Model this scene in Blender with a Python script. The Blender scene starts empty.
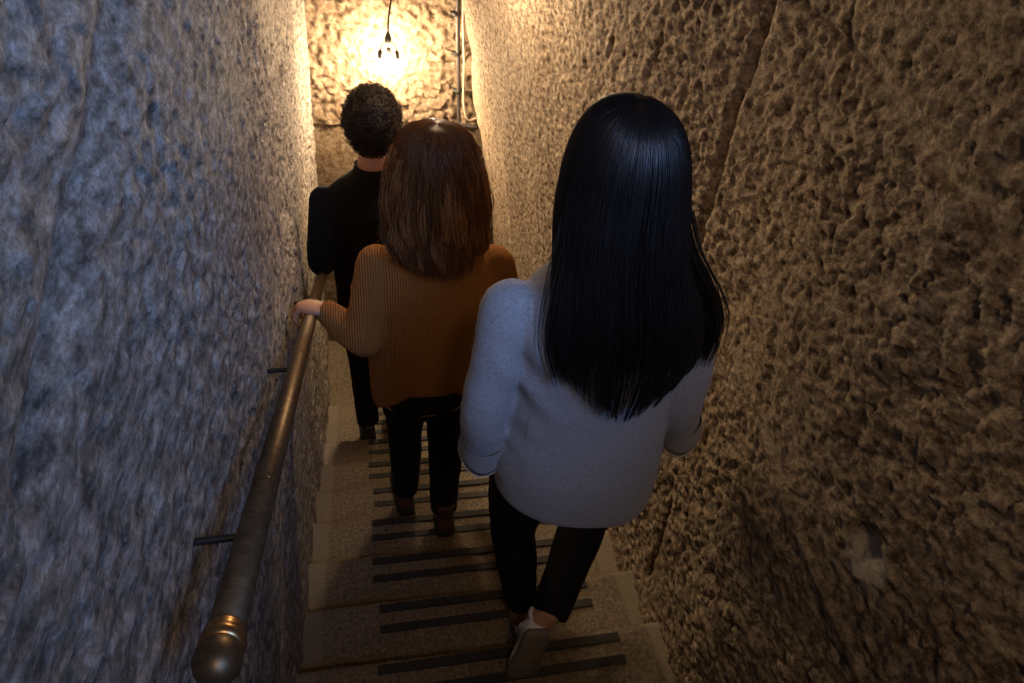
import bpy, math, random
import numpy as np
from mathutils import Matrix, Vector

random.seed(4)
RNG = np.random.default_rng(11)
SC = bpy.context.scene
COL = SC.collection
T = 0.4912                      # the stair's fall per metre
V = np.array

# ---------------------------------------------------------------- camera
cam_d = bpy.data.cameras.new('camera')
cam = bpy.data.objects.new('camera', cam_d)
COL.objects.link(cam)
cam_d.sensor_width = 36.0
cam_d.lens = 700.0 / 1024.0 * 36.0
cam_d.clip_start = 0.02
_r = [V((0.977729, -0.187248, 0.094785)), V((0.049079, 0.643107, 0.764202)), V((-0.204052, -0.742531, 0.637974))]
cam.matrix_world = Matrix(((_r[0][0], _r[1][0], _r[2][0], 0.0), (_r[0][1], _r[1][1], _r[2][1], 0.0),
                           (_r[0][2], _r[1][2], _r[2][2], 1.5), (0, 0, 0, 1)))
SC.camera = cam

# ---------------------------------------------------------------- world, light, exposure
w = bpy.data.worlds.new('world'); SC.world = w; w.use_nodes = True
w.node_tree.nodes['Background'].inputs[0].default_value = (0.35, 0.5, 1.0, 1)
w.node_tree.nodes['Background'].inputs[1].default_value = 0.02
SC.view_settings.view_transform = 'Standard'
SC.view_settings.look = 'None'
SC.view_settings.exposure = 0.4
SC.view_settings.gamma = 1.0
SC.view_settings.use_curve_mapping = False
try:
    SC.cycles.use_denoising = True
    SC.cycles.max_bounces = 6
    SC.cycles.sample_clamp_indirect = 6
except Exception:
    pass


def area(name, loc, aim, size, power, color, size_y=None):
    d = bpy.data.lights.new(name, 'AREA'); d.energy = power; d.color = color
    d.shape = 'RECTANGLE'; d.size = size; d.size_y = size_y or size
    o = bpy.data.objects.new(name, d); COL.objects.link(o); o.location = loc
    o.rotation_euler = (Vector(aim) - Vector(loc)).to_track_quat('-Z', 'Y').to_euler()
    return o


# daylight from the stair head behind and above the camera
_dl = area('daylight', (0.70, -0.45, 2.1), (-0.10, 1.08, 1.22), 0.6, 6.6, (0.20, 0.44, 1.0), 0.9)
_dl.data.spread = math.radians(62)
# the warm lamp higher up the stair, behind the camera
area('stair_head_lamp', (0.12, -0.75, 2.45), (0.30, 1.2, -0.2), 0.2, 5.5, (1.0, 0.70, 0.43), 0.2)
# a second lamp under the ceiling over the lower flight, above the frame
_pd = bpy.data.lights.new('ceiling_lamp', 'POINT'); _pd.energy = 18.0; _pd.color = (1.0, 0.75, 0.47); _pd.shadow_soft_size = 0.05
_po = bpy.data.objects.new('ceiling_lamp', _pd); COL.objects.link(_po); _po.location = (0.36, 2.55, 1.04)
BULB = 600.0                    # strength of the glowing bulbs of the lamp at the stair foot

# ---------------------------------------------------------------- numpy noise
TAB = np.random.default_rng(3).random((256, 256))
TAB2 = np.random.default_rng(5).random((6, 256, 256))


def vnoise(u, v):
    iu = np.floor(u).astype(int); iv = np.floor(v).astype(int)
    fu = u - iu; fv = v - iv
    fu = fu * fu * (3 - 2 * fu); fv = fv * fv * (3 - 2 * fv)
    a = TAB[iu & 255, iv & 255]; b = TAB[(iu + 1) & 255, iv & 255]
    c = TAB[iu & 255, (iv + 1) & 255]; d = TAB[(iu + 1) & 255, (iv + 1) & 255]
    return (a * (1 - fu) + b * fu) * (1 - fv) + (c * (1 - fu) + d * fu) * fv - 0.5


def fbm(u, v, oct=3):
    s = 0; a = 1.0
    for k in range(oct):
        s = s + a * vnoise(u * 2 ** k + 17.3 * k, v * 2 ** k + 5.1 * k); a *= 0.5
    return s


def worley(u, v):
    """nearest feature point: F1, F2, its id, and the offset to it"""
    iu = np.floor(u).astype(int); iv = np.floor(v).astype(int)
    f1 = np.full(u.shape, 9.0); f2 = np.full(u.shape, 9.0)
    ax = np.zeros(u.shape, int); ay = np.zeros(u.shape, int); du = np.zeros(u.shape); dv = np.zeros(u.shape)
    for i in (-1, 0, 1):
        for j in (-1, 0, 1):
            cx = iu + i; cy = iv + j
            px = cx + TAB2[0][cx & 255, cy & 255]; py = cy + TAB2[1][cx & 255, cy & 255]
            d = np.hypot(u - px, v - py)
            near = d < f1
            f2 = np.where(near, f1, np.minimum(f2, d))
            ax = np.where(near, cx & 255, ax); ay = np.where(near, cy & 255, ay)
            du = np.where(near, u - px, du); dv = np.where(near, v - py, dv)
            f1 = np.where(near, d, f1)
    return f1, f2, ax, ay, du, dv


def facets(u, v, step=1.0, tilt=1.0):
    f1, f2, ax, ay, du, dv = worley(u, v)
    return step * (TAB2[2][ax, ay] - 0.5) + tilt * ((TAB2[3][ax, ay] - 0.5) * du + (TAB2[4][ax, ay] - 0.5) * dv), f1, f2


def seg_dist(u, v, pts):
    d = np.full(u.shape, 9.0)
    for (x0, y0), (x1, y1) in zip(pts[:-1], pts[1:]):
        ex, ey = x1 - x0, y1 - y0
        k = np.clip(((u - x0) * ex + (v - y0) * ey) / (ex * ex + ey * ey), 0, 1)
        d = np.minimum(d, np.hypot(u - x0 - k * ex, v - y0 - k * ey))
    return d


def sstep(a, b, x):
    k = np.clip((x - a) / (b - a), 0, 1)
    return k * k * (3 - 2 * k)


# ---------------------------------------------------------------- mesh helpers
def mesh_np(name, verts, faces, smooth=True):
    """verts (n,3); faces: an (m,4)/(m,3) array or a list of tuples"""
    me = bpy.data.meshes.new(name)
    verts = np.asarray(verts, float)
    if isinstance(faces, np.ndarray):
        m, k = faces.shape
        me.vertices.add(len(verts)); me.vertices.foreach_set('co', verts.ravel())
        me.loops.add(m * k); me.loops.foreach_set('vertex_index', faces.ravel().astype(np.int32))
        me.polygons.add(m); me.polygons.foreach_set('loop_start', np.arange(0, m * k, k, dtype=np.int32))
        me.update(calc_edges=True); me.validate()
    else:
        me.from_pydata([tuple(p) for p in verts], [], [tuple(f) for f in faces])
    if smooth:
        me.polygons.foreach_set('use_smooth', np.ones(len(me.polygons), bool))
    me.update()
    return me


def link(name, me, mat, parent=None, off=None):
    o = bpy.data.objects.new(name, me)
    if mat is not None:
        if not len(me.materials):
            me.materials.append(mat)
    COL.objects.link(o)
    if parent is not None:
        o.parent = parent
        L = parent.get('_o')
        off = V(L) if L is not None else None
    if off is not None:
        co = np.zeros(len(me.vertices) * 3); me.vertices.foreach_get('co', co)
        me.vertices.foreach_set('co', (co.reshape(-1, 3) - off).ravel()); me.update()
    return o


def build(name, parts, mat, parent=None, smooth=True, off=None):
    """parts: list of (verts, faces) shapes joined into one mesh object (one part of one thing)"""
    v, f, n = [], [], 0
    for a, b in parts:
        v.append(np.asarray(a, float)); f += [tuple(i + n for i in q) for q in b]; n += len(a)
    o = link(name, mesh_np(name, np.concatenate(v), f, smooth), mat, parent, off)
    if parent is not None and parent.get('_o') is None:
        pass
    return o


ORIG = {}


def empty(name, loc, label, cat, group=None):
    o = bpy.data.objects.new(name, None); COL.objects.link(o); o.location = loc
    o.empty_display_size = 0.1
    o['label'] = label; o['category'] = cat
    if group:
        o['group'] = group
    o['_o'] = [float(c) for c in loc]
    return o


def child(name, parts, mat, root, parent=None, smooth=True):
    """a part of root, given in world coordinates; parent = the part it belongs to when it is a sub-part"""
    v, f, n = [], [], 0
    for a, b in parts:
        v.append(np.asarray(a, float)); f += [tuple(i + n for i in q) for q in b]; n += len(a)
    me = mesh_np(name, np.concatenate(v) - V(root['_o']), f, smooth)
    o = bpy.data.objects.new(name, me); me.materials.append(mat); COL.objects.link(o)
    o.parent = parent or root
    return o


def child_mesh(name, me, mat, root, parent=None):
    co = np.zeros(len(me.vertices) * 3); me.vertices.foreach_get('co', co)
    me.vertices.foreach_set('co', (co.reshape(-1, 3) - V(root['_o'])).ravel()); me.update()
    if mat is not None:
        me.materials.clear(); me.materials.append(mat)
    o = bpy.data.objects.new(name, me); COL.objects.link(o); o.parent = parent or root
    return o


def structure(o, label=None, cat=None):
    o['kind'] = 'structure'
    if label:
        o['label'] = label
    if cat:
        o['category'] = cat
    return o


def tagm(o, label, cat, group=None):
    o['label'] = label; o['category'] = cat
    if group:
        o['group'] = group
    return o


def unit(a):
    a = np.asarray(a, float)
    return a / max(np.linalg.norm(a), 1e-9)


def spline(pts, n):
    """Catmull-Rom through rows of pts (any width), n samples"""
    P = np.asarray(pts, float)
    if len(P) == 2:
        k = np.linspace(0, 1, n)[:, None]
        return P[0] * (1 - k) + P[1] * k
    E = np.vstack([2 * P[0] - P[1], P, 2 * P[-1] - P[-2]])
    s = np.linspace(0, len(P) - 1, n); i = np.minimum(s.astype(int), len(P) - 2); k = (s - i)[:, None]
    a, b, c, d = E[i], E[i + 1], E[i + 2], E[i + 3]
    return 0.5 * (2 * b + (c - a) * k + (2 * a - 5 * b + 4 * c - d) * k ** 2 + (3 * b - a - 3 * c + d) * k ** 3)


def tube(pts, rad, n=14, seg=None, flat=1.0, side=None, caps=True, cap_round=True):
    """tapered tube through pts; rad one radius per point; flat squeezes it across `side`"""
    P = np.asarray(pts, float); R = np.asarray(rad if np.ndim(rad) else [rad] * len(P), float)
    m = seg or max(2, (len(P) - 1) * 6 + 1)
    Q = spline(np.column_stack([P, R]), m); P, R = Q[:, :3], np.maximum(Q[:, 3], 0.0005)
    if cap_round and caps:
        d0 = unit(P[0] - P[1]); d1 = unit(P[-1] - P[-2])
        ks = [0.95, 0.75, 0.4]
        h = [(P[0] + d0 * R[0] * k, R[0] * math.sqrt(1 - k * k)) for k in ks]
        t = [(P[-1] + d1 * R[-1] * k, R[-1] * math.sqrt(1 - k * k)) for k in ks[::-1]]
        P = np.vstack([[a for a, _ in h], P, [a for a, _ in t]])
        R = np.concatenate([[b for _, b in h], R, [b for _, b in t]])
    D = np.gradient(P, axis=0)
    x = side if side is not None else (V((0, 0, 1.0)) if abs(unit(D[0])[2]) < 0.8 else V((1.0, 0, 0)))
    vs = []
    a = np.linspace(0, 2 * math.pi, n, endpoint=False)
    for p, r, d in zip(P, R, D):
        d = unit(d); x = unit(x - d * np.dot(x, d)); y = np.cross(d, x)
        vs.append(p + r * flat * np.cos(a)[:, None] * x + r * np.sin(a)[:, None] * y)
    v = np.concatenate(vs); f = []
    for i in range(len(P) - 1):
        for j in range(n):
            k = (j + 1) % n
            f.append((i * n + j, i * n + k, (i + 1) * n + k, (i + 1) * n + j))
    if caps:
        f.append(tuple(range(n))[::-1]); f.append(tuple((len(P) - 1) * n + j for j in range(n)))
    return v, f


def ellipsoid(c, r, rot=None, n=20, m=12):
    a = np.linspace(0, 2 * math.pi, n, endpoint=False); v = [(0, 0, 1)]
    for i in range(1, m):
        t = math.pi * i / m
        v += [(math.sin(t) * math.cos(b), math.sin(t) * math.sin(b), math.cos(t)) for b in a]
    v.append((0, 0, -1)); v = V(v) * V(r)
    if rot is not None:
        v = v @ V(rot).T
    f = [(0, 1 + j, 1 + (j + 1) % n) for j in range(n)]
    for i in range(m - 2):
        for j in range(n):
            k = (j + 1) % n
            f.append((1 + i * n + j, 1 + (i + 1) * n + j, 1 + (i + 1) * n + k, 1 + i * n + k))
    e = len(v) - 1
    f += [(e, 1 + (m - 2) * n + (j + 1) % n, 1 + (m - 2) * n + j) for j in range(n)]
    return v + V(c), f


def loft(rings, n=40, seg=40, p=2.0, shear=None):
    """rings rows (z, cx, cy, half width, half depth) bottom to top, closed"""
    Q = spline(rings, seg); a = np.linspace(0, 2 * math.pi, n, endpoint=False)
    c, s = np.cos(a), np.sin(a)
    cx = np.sign(c) * np.abs(c) ** (2 / p); sy = np.sign(s) * np.abs(s) ** (2 / p)
    v = []
    for z, x, y, A, B in Q:
        r = np.column_stack([x + A * cx, y + B * sy, np.full(n, z)])
        v.append(r)
    v = np.concatenate(v)
    f = [(i * n + j, i * n + (j + 1) % n, (i + 1) * n + (j + 1) % n, (i + 1) * n + j) for i in range(seg - 1) for j in range(n)]
    f.append(tuple(range(n))[::-1]); f.append(tuple((seg - 1) * n + j for j in range(n)))
    return v, f


def box(c, s, rot=None):
    v = V([(x, y, z) for x in (-.5, .5) for y in (-.5, .5) for z in (-.5, .5)]) * V(s)
    if rot is not None:
        v = v @ V(rot).T
    return v + V(c), [(0, 1, 3, 2), (4, 6, 7, 5), (0, 4, 5, 1), (2, 3, 7, 6), (0, 2, 6, 4), (1, 5, 7, 3)]


def lathe(prof, p0, axis, n=28):
    """prof rows (distance along axis, radius)"""
    axis = unit(axis); x = unit(np.cross(axis, (0.3, 1, 0.2))); y = np.cross(axis, x)
    a = np.linspace(0, 2 * math.pi, n, endpoint=False); v = []
    for d, r in prof:
        v.append(V(p0) + axis * d + r * np.cos(a)[:, None] * x + r * np.sin(a)[:, None] * y)
    m = len(prof)
    f = [(i * n + j, i * n + (j + 1) % n, (i + 1) * n + (j + 1) % n, (i + 1) * n + j) for i in range(m - 1) for j in range(n)]
    f.append(tuple(range(n))[::-1]); f.append(tuple((m - 1) * n + j for j in range(n)))
    return np.concatenate(v), f


def fuse(parts, voxel=0.007, smooth=4, decimate=None):
    """overlapping closed shapes become one continuous skin"""
    v, f, n = [], [], 0
    for a, b in parts:
        v.append(np.asarray(a, float)); f += [tuple(i + n for i in q) for q in b]; n += len(a)
    me = mesh_np('tmp', np.concatenate(v), f)
    import bmesh
    bm = bmesh.new(); bm.from_mesh(me); bmesh.ops.recalc_face_normals(bm, faces=bm.faces[:]); bm.to_mesh(me); bm.free()
    o = bpy.data.objects.new('tmp', me); COL.objects.link(o)
    r = o.modifiers.new('r', 'REMESH'); r.mode = 'VOXEL'; r.voxel_size = voxel; r.adaptivity = 0
    if smooth:
        s = o.modifiers.new('s', 'SMOOTH'); s.iterations = smooth; s.factor = 0.5
    dg = bpy.context.evaluated_depsgraph_get()
    out = bpy.data.meshes.new_from_object(o.evaluated_get(dg))
    bpy.data.objects.remove(o); bpy.data.meshes.remove(me)
    out.polygons.foreach_set('use_smooth', np.ones(len(out.polygons), bool)); out.update()
    return out


def coords(me):
    co = np.zeros(len(me.vertices) * 3); me.vertices.foreach_get('co', co); return co.reshape(-1, 3)


def normals(me):
    co = np.zeros(len(me.vertices) * 3); me.vertices.foreach_get('normal', co); return co.reshape(-1, 3)


def setco(me, co):
    me.vertices.foreach_set('co', co.ravel()); me.update()


def strands(paths, rad, taper=0.35):
    """paths (m, n, 3): one thin three-sided hair per row"""
    m, n, _ = paths.shape
    D = np.gradient(paths, axis=1); D /= np.maximum(np.linalg.norm(D, axis=2, keepdims=True), 1e-9)
    X = np.zeros_like(D); x = np.where(np.abs(D[:, 0, 2:3]) < 0.8, V((0, 0, 1.0)), V((1.0, 0, 0)))
    for i in range(n):                      # carry the frame along each hair
        x = x - D[:, i] * (x * D[:, i]).sum(1, keepdims=True); x = x / np.maximum(np.linalg.norm(x, axis=1, keepdims=True), 1e-9)
        X[:, i] = x
    Y = np.cross(D, X)
    r = (np.asarray(rad) * np.ones(m))[:, None] * np.linspace(1, taper, n)[None, :]
    vs = []
    for k in range(3):
        a = 2 * math.pi * k / 3
        vs.append(paths + r[..., None] * (math.cos(a) * X + math.sin(a) * Y))
    v = np.stack(vs, 2).reshape(-1, 3)
    base = (np.arange(m)[:, None, None] * n + np.arange(n - 1)[None, :, None]) * 3
    k = np.arange(3)[None, None, :]; k2 = (k + 1) % 3
    f = np.stack([base + k, base + k2, base + 3 + k2, base + 3 + k], -1).reshape(-1, 4)
    return v, f


def join_np(parts):
    v, f, n = [], [], 0
    for a, b in parts:
        b = np.asarray(b); v.append(a); f.append(b + n); n += len(a)
    return np.concatenate(v), np.concatenate(f)


# ---------------------------------------------------------------- materials
def mat(name, color, rough=0.6, metal=0.0, spec=0.5, sheen=0.0):
    m = bpy.data.materials.new(name); m.use_nodes = True
    b = m.node_tree.nodes['Principled BSDF']
    b.inputs['Base Color'].default_value = (*color, 1); b.inputs['Roughness'].default_value = rough
    b.inputs['Metallic'].default_value = metal; b.inputs['Specular IOR Level'].default_value = spec
    if sheen:
        b.inputs['Sheen Weight'].default_value = sheen; b.inputs['Sheen Roughness'].default_value = 0.5
        b.inputs['Sheen Tint'].default_value = (*[min(1, c * 1.6 + 0.05) for c in color], 1)
    return m


def nodes(m):
    t = m.node_tree; return t, t.nodes, t.links, t.nodes['Principled BSDF']


def texco(m, scale=(1, 1, 1)):
    t, N, L, b = nodes(m)
    c = N.new('ShaderNodeTexCoord'); mp = N.new('ShaderNodeMapping'); mp.inputs['Scale'].default_value = scale
    L.new(c.outputs['Object'], mp.inputs['Vector']); return mp.outputs['Vector']


def noise_ramp(m, vec, scale, stops, detail=5, rough=0.6):
    t, N, L, b = nodes(m)
    n = N.new('ShaderNodeTexNoise'); n.inputs['Scale'].default_value = scale; n.inputs['Detail'].default_value = detail
    n.inputs['Roughness'].default_value = rough; L.new(vec, n.inputs['Vector'])
    r = N.new('ShaderNodeValToRGB'); r.color_ramp.elements[0].position = stops[0][0]; r.color_ramp.elements[0].color = (*stops[0][1], 1)
    r.color_ramp.elements[1].position = stops[-1][0]; r.color_ramp.elements[1].color = (*stops[-1][1], 1)
    for p, c in stops[1:-1]:
        e = r.color_ramp.elements.new(p); e.color = (*c, 1)
    L.new(n.outputs['Fac'], r.inputs['Fac'])
    return r.outputs['Color'], n.outputs['Fac']


def mix(m, a, b_, fac, mode='MIX'):
    t, N, L, b = nodes(m)
    x = N.new('ShaderNodeMix'); x.data_type = 'RGBA'; x.blend_type = mode
    for sock, val in ((6, a), (7, b_)):
        if isinstance(val, tuple):
            x.inputs[sock].default_value = (*val, 1)
        else:
            L.new(val, x.inputs[sock])
    if isinstance(fac, float):
        x.inputs[0].default_value = fac
    else:
        L.new(fac, x.inputs[0])
    return x.outputs[2]


def bump(m, heights, dist=0.004, strength=1.0):
    t, N, L, b = nodes(m); prev = None
    for h, d in heights:
        u = N.new('ShaderNodeBump'); u.inputs['Distance'].default_value = d; u.inputs['Strength'].default_value = strength
        L.new(h, u.inputs['Height'])
        if prev:
            L.new(prev, u.inputs['Normal'])
        prev = u.outputs['Normal']
    L.new(prev, b.inputs['Normal'])


def stone(name, lo, mid, hi, scale=26, stretch=(1, 1, 1), patch=0.5, bd=0.006, span=(0.33, 0.68)):
    m = mat(name, mid, 0.82, 0, 0.3)
    t, N, L, b = nodes(m)
    v = texco(m, stretch)
    fine, ff = noise_ramp(m, v, scale, [(span[0], lo), (0.5, mid), (span[1], hi)], 8, 0.65)
    big, bf = noise_ramp(m, v, 2.6, [(0.35, (0.55, 0.5, 0.46)), (0.65, (1.0, 1.0, 1.0))], 4)
    col = mix(m, fine, big, patch, 'MULTIPLY')
    grit, gf = noise_ramp(m, texco(m), scale * 2.6, [(0.34, (0.5, 0.48, 0.46)), (0.56, (1.0, 1.0, 1.0)), (0.72, (1.25, 1.23, 1.2))], 4, 0.75)
    col = mix(m, col, grit, 0.8, 'MULTIPLY')
    L.new(col, b.inputs['Base Color'])
    _, g = noise_ramp(m, v, scale * 3.2, [(0, (0, 0, 0)), (1, (1, 1, 1))], 6, 0.7)
    bump(m, [(ff, bd), (g, bd * 0.4)])
    return m


M_LEFT = stone('hewn_stone_grey', (0.10, 0.082, 0.068), (0.30, 0.255, 0.21), (0.56, 0.49, 0.42), 62, (1, 0.45, 0.9), 0.4, 0.009, (0.36, 0.65))
M_RIGHT = stone('hewn_stone_tan', (0.15, 0.098, 0.058), (0.40, 0.30, 0.205), (0.62, 0.50, 0.36), 62, (1, 0.7, 1), 0.45, 0.008, (0.38, 0.63))
M_END = stone('hewn_stone_pale', (0.12, 0.075, 0.04), (0.25, 0.175, 0.11), (0.38, 0.30, 0.21), 32)
M_STEP = stone('worn_step_stone', (0.09, 0.065, 0.04), (0.25, 0.19, 0.125), (0.44, 0.36, 0.26), 85, (1, 1, 1), 0.5, 0.006, (0.30, 0.72))
# paler, freshly cut stone in the small pocket of the right wall
_t, _N, _L, _b = nodes(M_RIGHT)
_tc = _N.new('ShaderNodeTexCoord'); _ds = _N.new('ShaderNodeVectorMath'); _ds.operation = 'DISTANCE'
_ds.inputs[1].default_value = (0.815, 0.527, 0.520); _L.new(_tc.outputs['Object'], _ds.inputs[0])
_mr = _N.new('ShaderNodeMapRange'); _mr.inputs[1].default_value = 0.040; _mr.inputs[2].default_value = 0.058
_mr.inputs[3].default_value = 0.8; _mr.inputs[4].default_value = 0.0; _L.new(_ds.outputs['Value'], _mr.inputs[0])
_src = _b.inputs['Base Color'].links[0].from_socket
_L.new(mix(M_RIGHT, _src, (0.56, 0.49, 0.40), _mr.outputs[0]), _b.inputs['Base Color'])
# the smoother dressed margins along both ends of each step
_t, _N, _L, _b = nodes(M_STEP)
_tc = _N.new('ShaderNodeTexCoord'); _sx = _N.new('ShaderNodeSeparateXYZ'); _L.new(_tc.outputs['Object'], _sx.inputs[0])
_ad = _N.new('ShaderNodeMath'); _ad.inputs[1].default_value = 0.025; _L.new(_sx.outputs['X'], _ad.inputs[0])
_ab = _N.new('ShaderNodeMath'); _ab.operation = 'ABSOLUTE'; _L.new(_ad.outputs[0], _ab.inputs[0])
_mr = _N.new('ShaderNodeMapRange'); _mr.inputs[1].default_value = 0.474; _mr.inputs[2].default_value = 0.484
_mr.inputs[3].default_value = 0.0; _mr.inputs[4].default_value = 0.75; _L.new(_ab.outputs[0], _mr.inputs[0])
_src = _b.inputs['Base Color'].links[0].from_socket
_L.new(mix(M_STEP, _src, (0.27, 0.225, 0.165), _mr.outputs[0]), _b.inputs['Base Color'])
nodes(M_STEP)[3].inputs['Roughness'].default_value = 0.55
nodes(M_STEP)[3].inputs['Specular IOR Level'].default_value = 0.5
M_CEIL = stone('ceiling_stone', (0.12, 0.09, 0.06), (0.26, 0.20, 0.14), (0.36, 0.30, 0.22), 14)
M_STRIP = mat('anti_slip_rubber', (0.022, 0.02, 0.018), 0.65)
M_BRONZE = mat('aged_bronze', (0.15, 0.10, 0.055), 0.45, 0.8)
_v = texco(M_BRONZE)
_c, _f = noise_ramp(M_BRONZE, _v, 60, [(0.3, (0.09, 0.058, 0.03)), (0.7, (0.19, 0.13, 0.07))])
nodes(M_BRONZE)[2].new(_c, nodes(M_BRONZE)[3].inputs['Base Color'])
M_COLLAR = mat('polished_brass', (0.35, 0.20, 0.08), 0.3, 0.9)
M_IRON = mat('black_iron', (0.02, 0.018, 0.016), 0.5, 0.4)
M_CABLE = mat('pale_cable', (0.45, 0.36, 0.26), 0.55)
M_BLACKPIPE = mat('dark_conduit', (0.05, 0.04, 0.035), 0.45)
M_BULB = bpy.data.materials.new('glowing_bulb'); M_BULB.use_nodes = True
_n = M_BULB.node_tree.nodes; _n.remove(_n['Principled BSDF']); _e = _n.new('ShaderNodeEmission')
_e.inputs[0].default_value = (1.0, 0.76, 0.48, 1); _e.inputs[1].default_value = BULB
M_BULB.node_tree.links.new(_e.outputs[0], _n['Material Output'].inputs[0])


def cloth(name, color, rough=0.95, rib=None, bd=0.0015, sheen=0.3, fuzz=260, var=0.25):
    m = mat(name, color, rough, 0, 0.15, sheen)
    t, N, L, b = nodes(m); v = texco(m)
    lo = tuple(c * (1 - var) for c in color); hi = tuple(min(1, c * (1 + var)) for c in color)
    c, f = noise_ramp(m, v, fuzz, [(0.3, lo), (0.7, hi)], 3)
    L.new(c, b.inputs['Base Color'])
    hs = [(f, bd)]
    if rib:
        wv = N.new('ShaderNodeTexWave'); wv.wave_type = 'BANDS'; wv.bands_direction = 'X'
        wv.inputs['Scale'].default_value = rib; wv.inputs['Distortion'].default_value = 0.6
        wv.inputs['Detail'].default_value = 1; L.new(v, wv.inputs['Vector'])
        hs.append((wv.outputs['Fac'], 0.004))
        dark = mix(m, c, tuple(k * 0.62 for k in color), 0.0)
        x = dark.node; inv = N.new('ShaderNodeMath'); inv.operation = 'MULTIPLY_ADD'
        inv.inputs[1].default_value = -0.6; inv.inputs[2].default_value = 0.6
        L.new(wv.outputs['Fac'], inv.inputs[0]); L.new(inv.outputs[0], x.inputs[0]); L.new(dark, b.inputs['Base Color'])
    bump(m, hs)
    return m


M_GREY = cloth('grey_wool', (0.36, 0.37, 0.40), bd=0.002)
M_GREYEDGE = cloth('pale_wool_edge', (0.70, 0.66, 0.60), bd=0.002)
M_RUST = cloth('rust_ribbed_wool', (0.40, 0.165, 0.045), rib=42, bd=0.002)
M_RUSTSL = cloth('rust_wool', (0.42, 0.18, 0.05), bd=0.002)
M_BLACK = cloth('black_cotton', (0.010, 0.010, 0.011), bd=0.0008, sheen=0.05)
M_JEAN = cloth('black_denim', (0.012, 0.012, 0.014), bd=0.0008, sheen=0.05)
M_SKIN = mat('skin', (0.46, 0.23, 0.13), 0.55)
M_EYE = mat('eye_white', (0.8, 0.8, 0.78), 0.2)
M_WHITE = mat('white_leather', (0.72, 0.70, 0.68), 0.55)
M_SOLE = mat('grey_brown_rubber', (0.20, 0.155, 0.125), 0.8)
M_BOOT = mat('brown_leather', (0.075, 0.028, 0.018), 0.5)
M_DSOLE = mat('dark_rubber', (0.02, 0.017, 0.015), 0.8)
M_DSHOE = mat('black_leather', (0.02, 0.015, 0.012), 0.55)


def hairmat(name, color, rough):
    m = mat(name, color, rough, 0, 0.6 if color[0] < 0.02 else 0.3)
    t, N, L, b = nodes(m); v = texco(m, (1, 1, 0.06))
    c, f = noise_ramp(m, v, 160, [(0.3, tuple(k * 0.55 for k in color)), (0.72, tuple(k * 1.7 for k in color))], 3)
    L.new(c, b.inputs['Base Color'])
    return m


M_HBLACK = hairmat('black_hair', (0.006, 0.005, 0.005), 0.42)
M_HBROWN = hairmat('brown_hair', (0.15, 0.055, 0.017), 0.42)
M_HGOLD = hairmat('light_brown_hair', (0.36, 0.15, 0.05), 0.42)
for _m in (M_HBROWN, M_HGOLD):              # light shines through the thin brown strands
  t_, N_, L_, b_ = nodes(_m)
  _tl = N_.new('ShaderNodeBsdfTranslucent'); _tl.inputs[0].default_value = (0.55, 0.22, 0.07, 1)
  _mx = N_.new('ShaderNodeMixShader'); _mx.inputs[0].default_value = 0.2
  L_.new(b_.outputs[0], _mx.inputs[1]); L_.new(_tl.outputs[0], _mx.inputs[2]); L_.new(_mx.outputs[0], N_['Material Output'].inputs[0])
M_HCURL = hairmat('dark_curly_hair', (0.022, 0.013, 0.008), 0.45)

# ---------------------------------------------------------------- the setting
def grid_surface(name, mat_, U, Vv, fn):
    nu, nv = len(U), len(Vv)
    u, v = np.meshgrid(U, Vv, indexing='ij')
    P = fn(u.ravel(), v.ravel())
    i = np.arange(nu - 1)[:, None] * nv + np.arange(nv - 1)[None, :]
    f = np.stack([i, i + 1, i + nv + 1, i + nv], -1).reshape(-1, 4)
    return link(name, mesh_np(name, P, f), mat_)


STEP = 0.0056
YS = np.arange(-1.3, 3.68, STEP)
HS = np.arange(-0.35, 2.75, STEP)


def left_wall(y, h):
    z = h - T * y
    wu = y + 0.02 * fbm(y * 18, z * 18, 2); wz = z + 0.02 * fbm(y * 18 + 40, z * 18, 2)
    a = 0.75 + 0.9 * fbm(y * 2.2 + 3, z * 2.2, 2)
    f1, d1, d2 = facets(wu / 0.046 + 0.35 * wz / 0.02, wz / 0.020, 1.0, 1.8)
    g1, e1, e2 = facets(wu / 0.085 + 5, wz / 0.055, 1.0, 1.2)
    s = 0.0062 * f1 + 0.006 * g1 + 0.006 * fbm(y * 24, z * 52, 3)
    band = seg_dist(y, z, [(0.895, 1.30), (0.68, 1.205), (0.485, 1.14), (0.36, 1.09)])
    k = np.exp(-(band / 0.030) ** 2)
    low = 0.035 * fbm(y * 1.1, z * 1.3 + 9, 3)
    x = -0.232 + low * 0.6 + s * np.clip(a, 0.25, 1.4) * (1 - 0.75 * k) - 0.014 * k
    x += 0.030 * sstep(3.2, 3.5, y) * sstep(-1.2, 0.2, z)
    return np.column_stack([x, y, z])


def right_base(y, z):
    base = np.interp(y, [-1.6, 0.2, 0.72, 1.2, 2.0, 3.5], [0.83, 0.81, 0.80, 0.855, 0.885, 0.95])
    lean = 0.20 * sstep(1.0, 3.4, y)
    return base - lean * (z + T * y)


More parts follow.
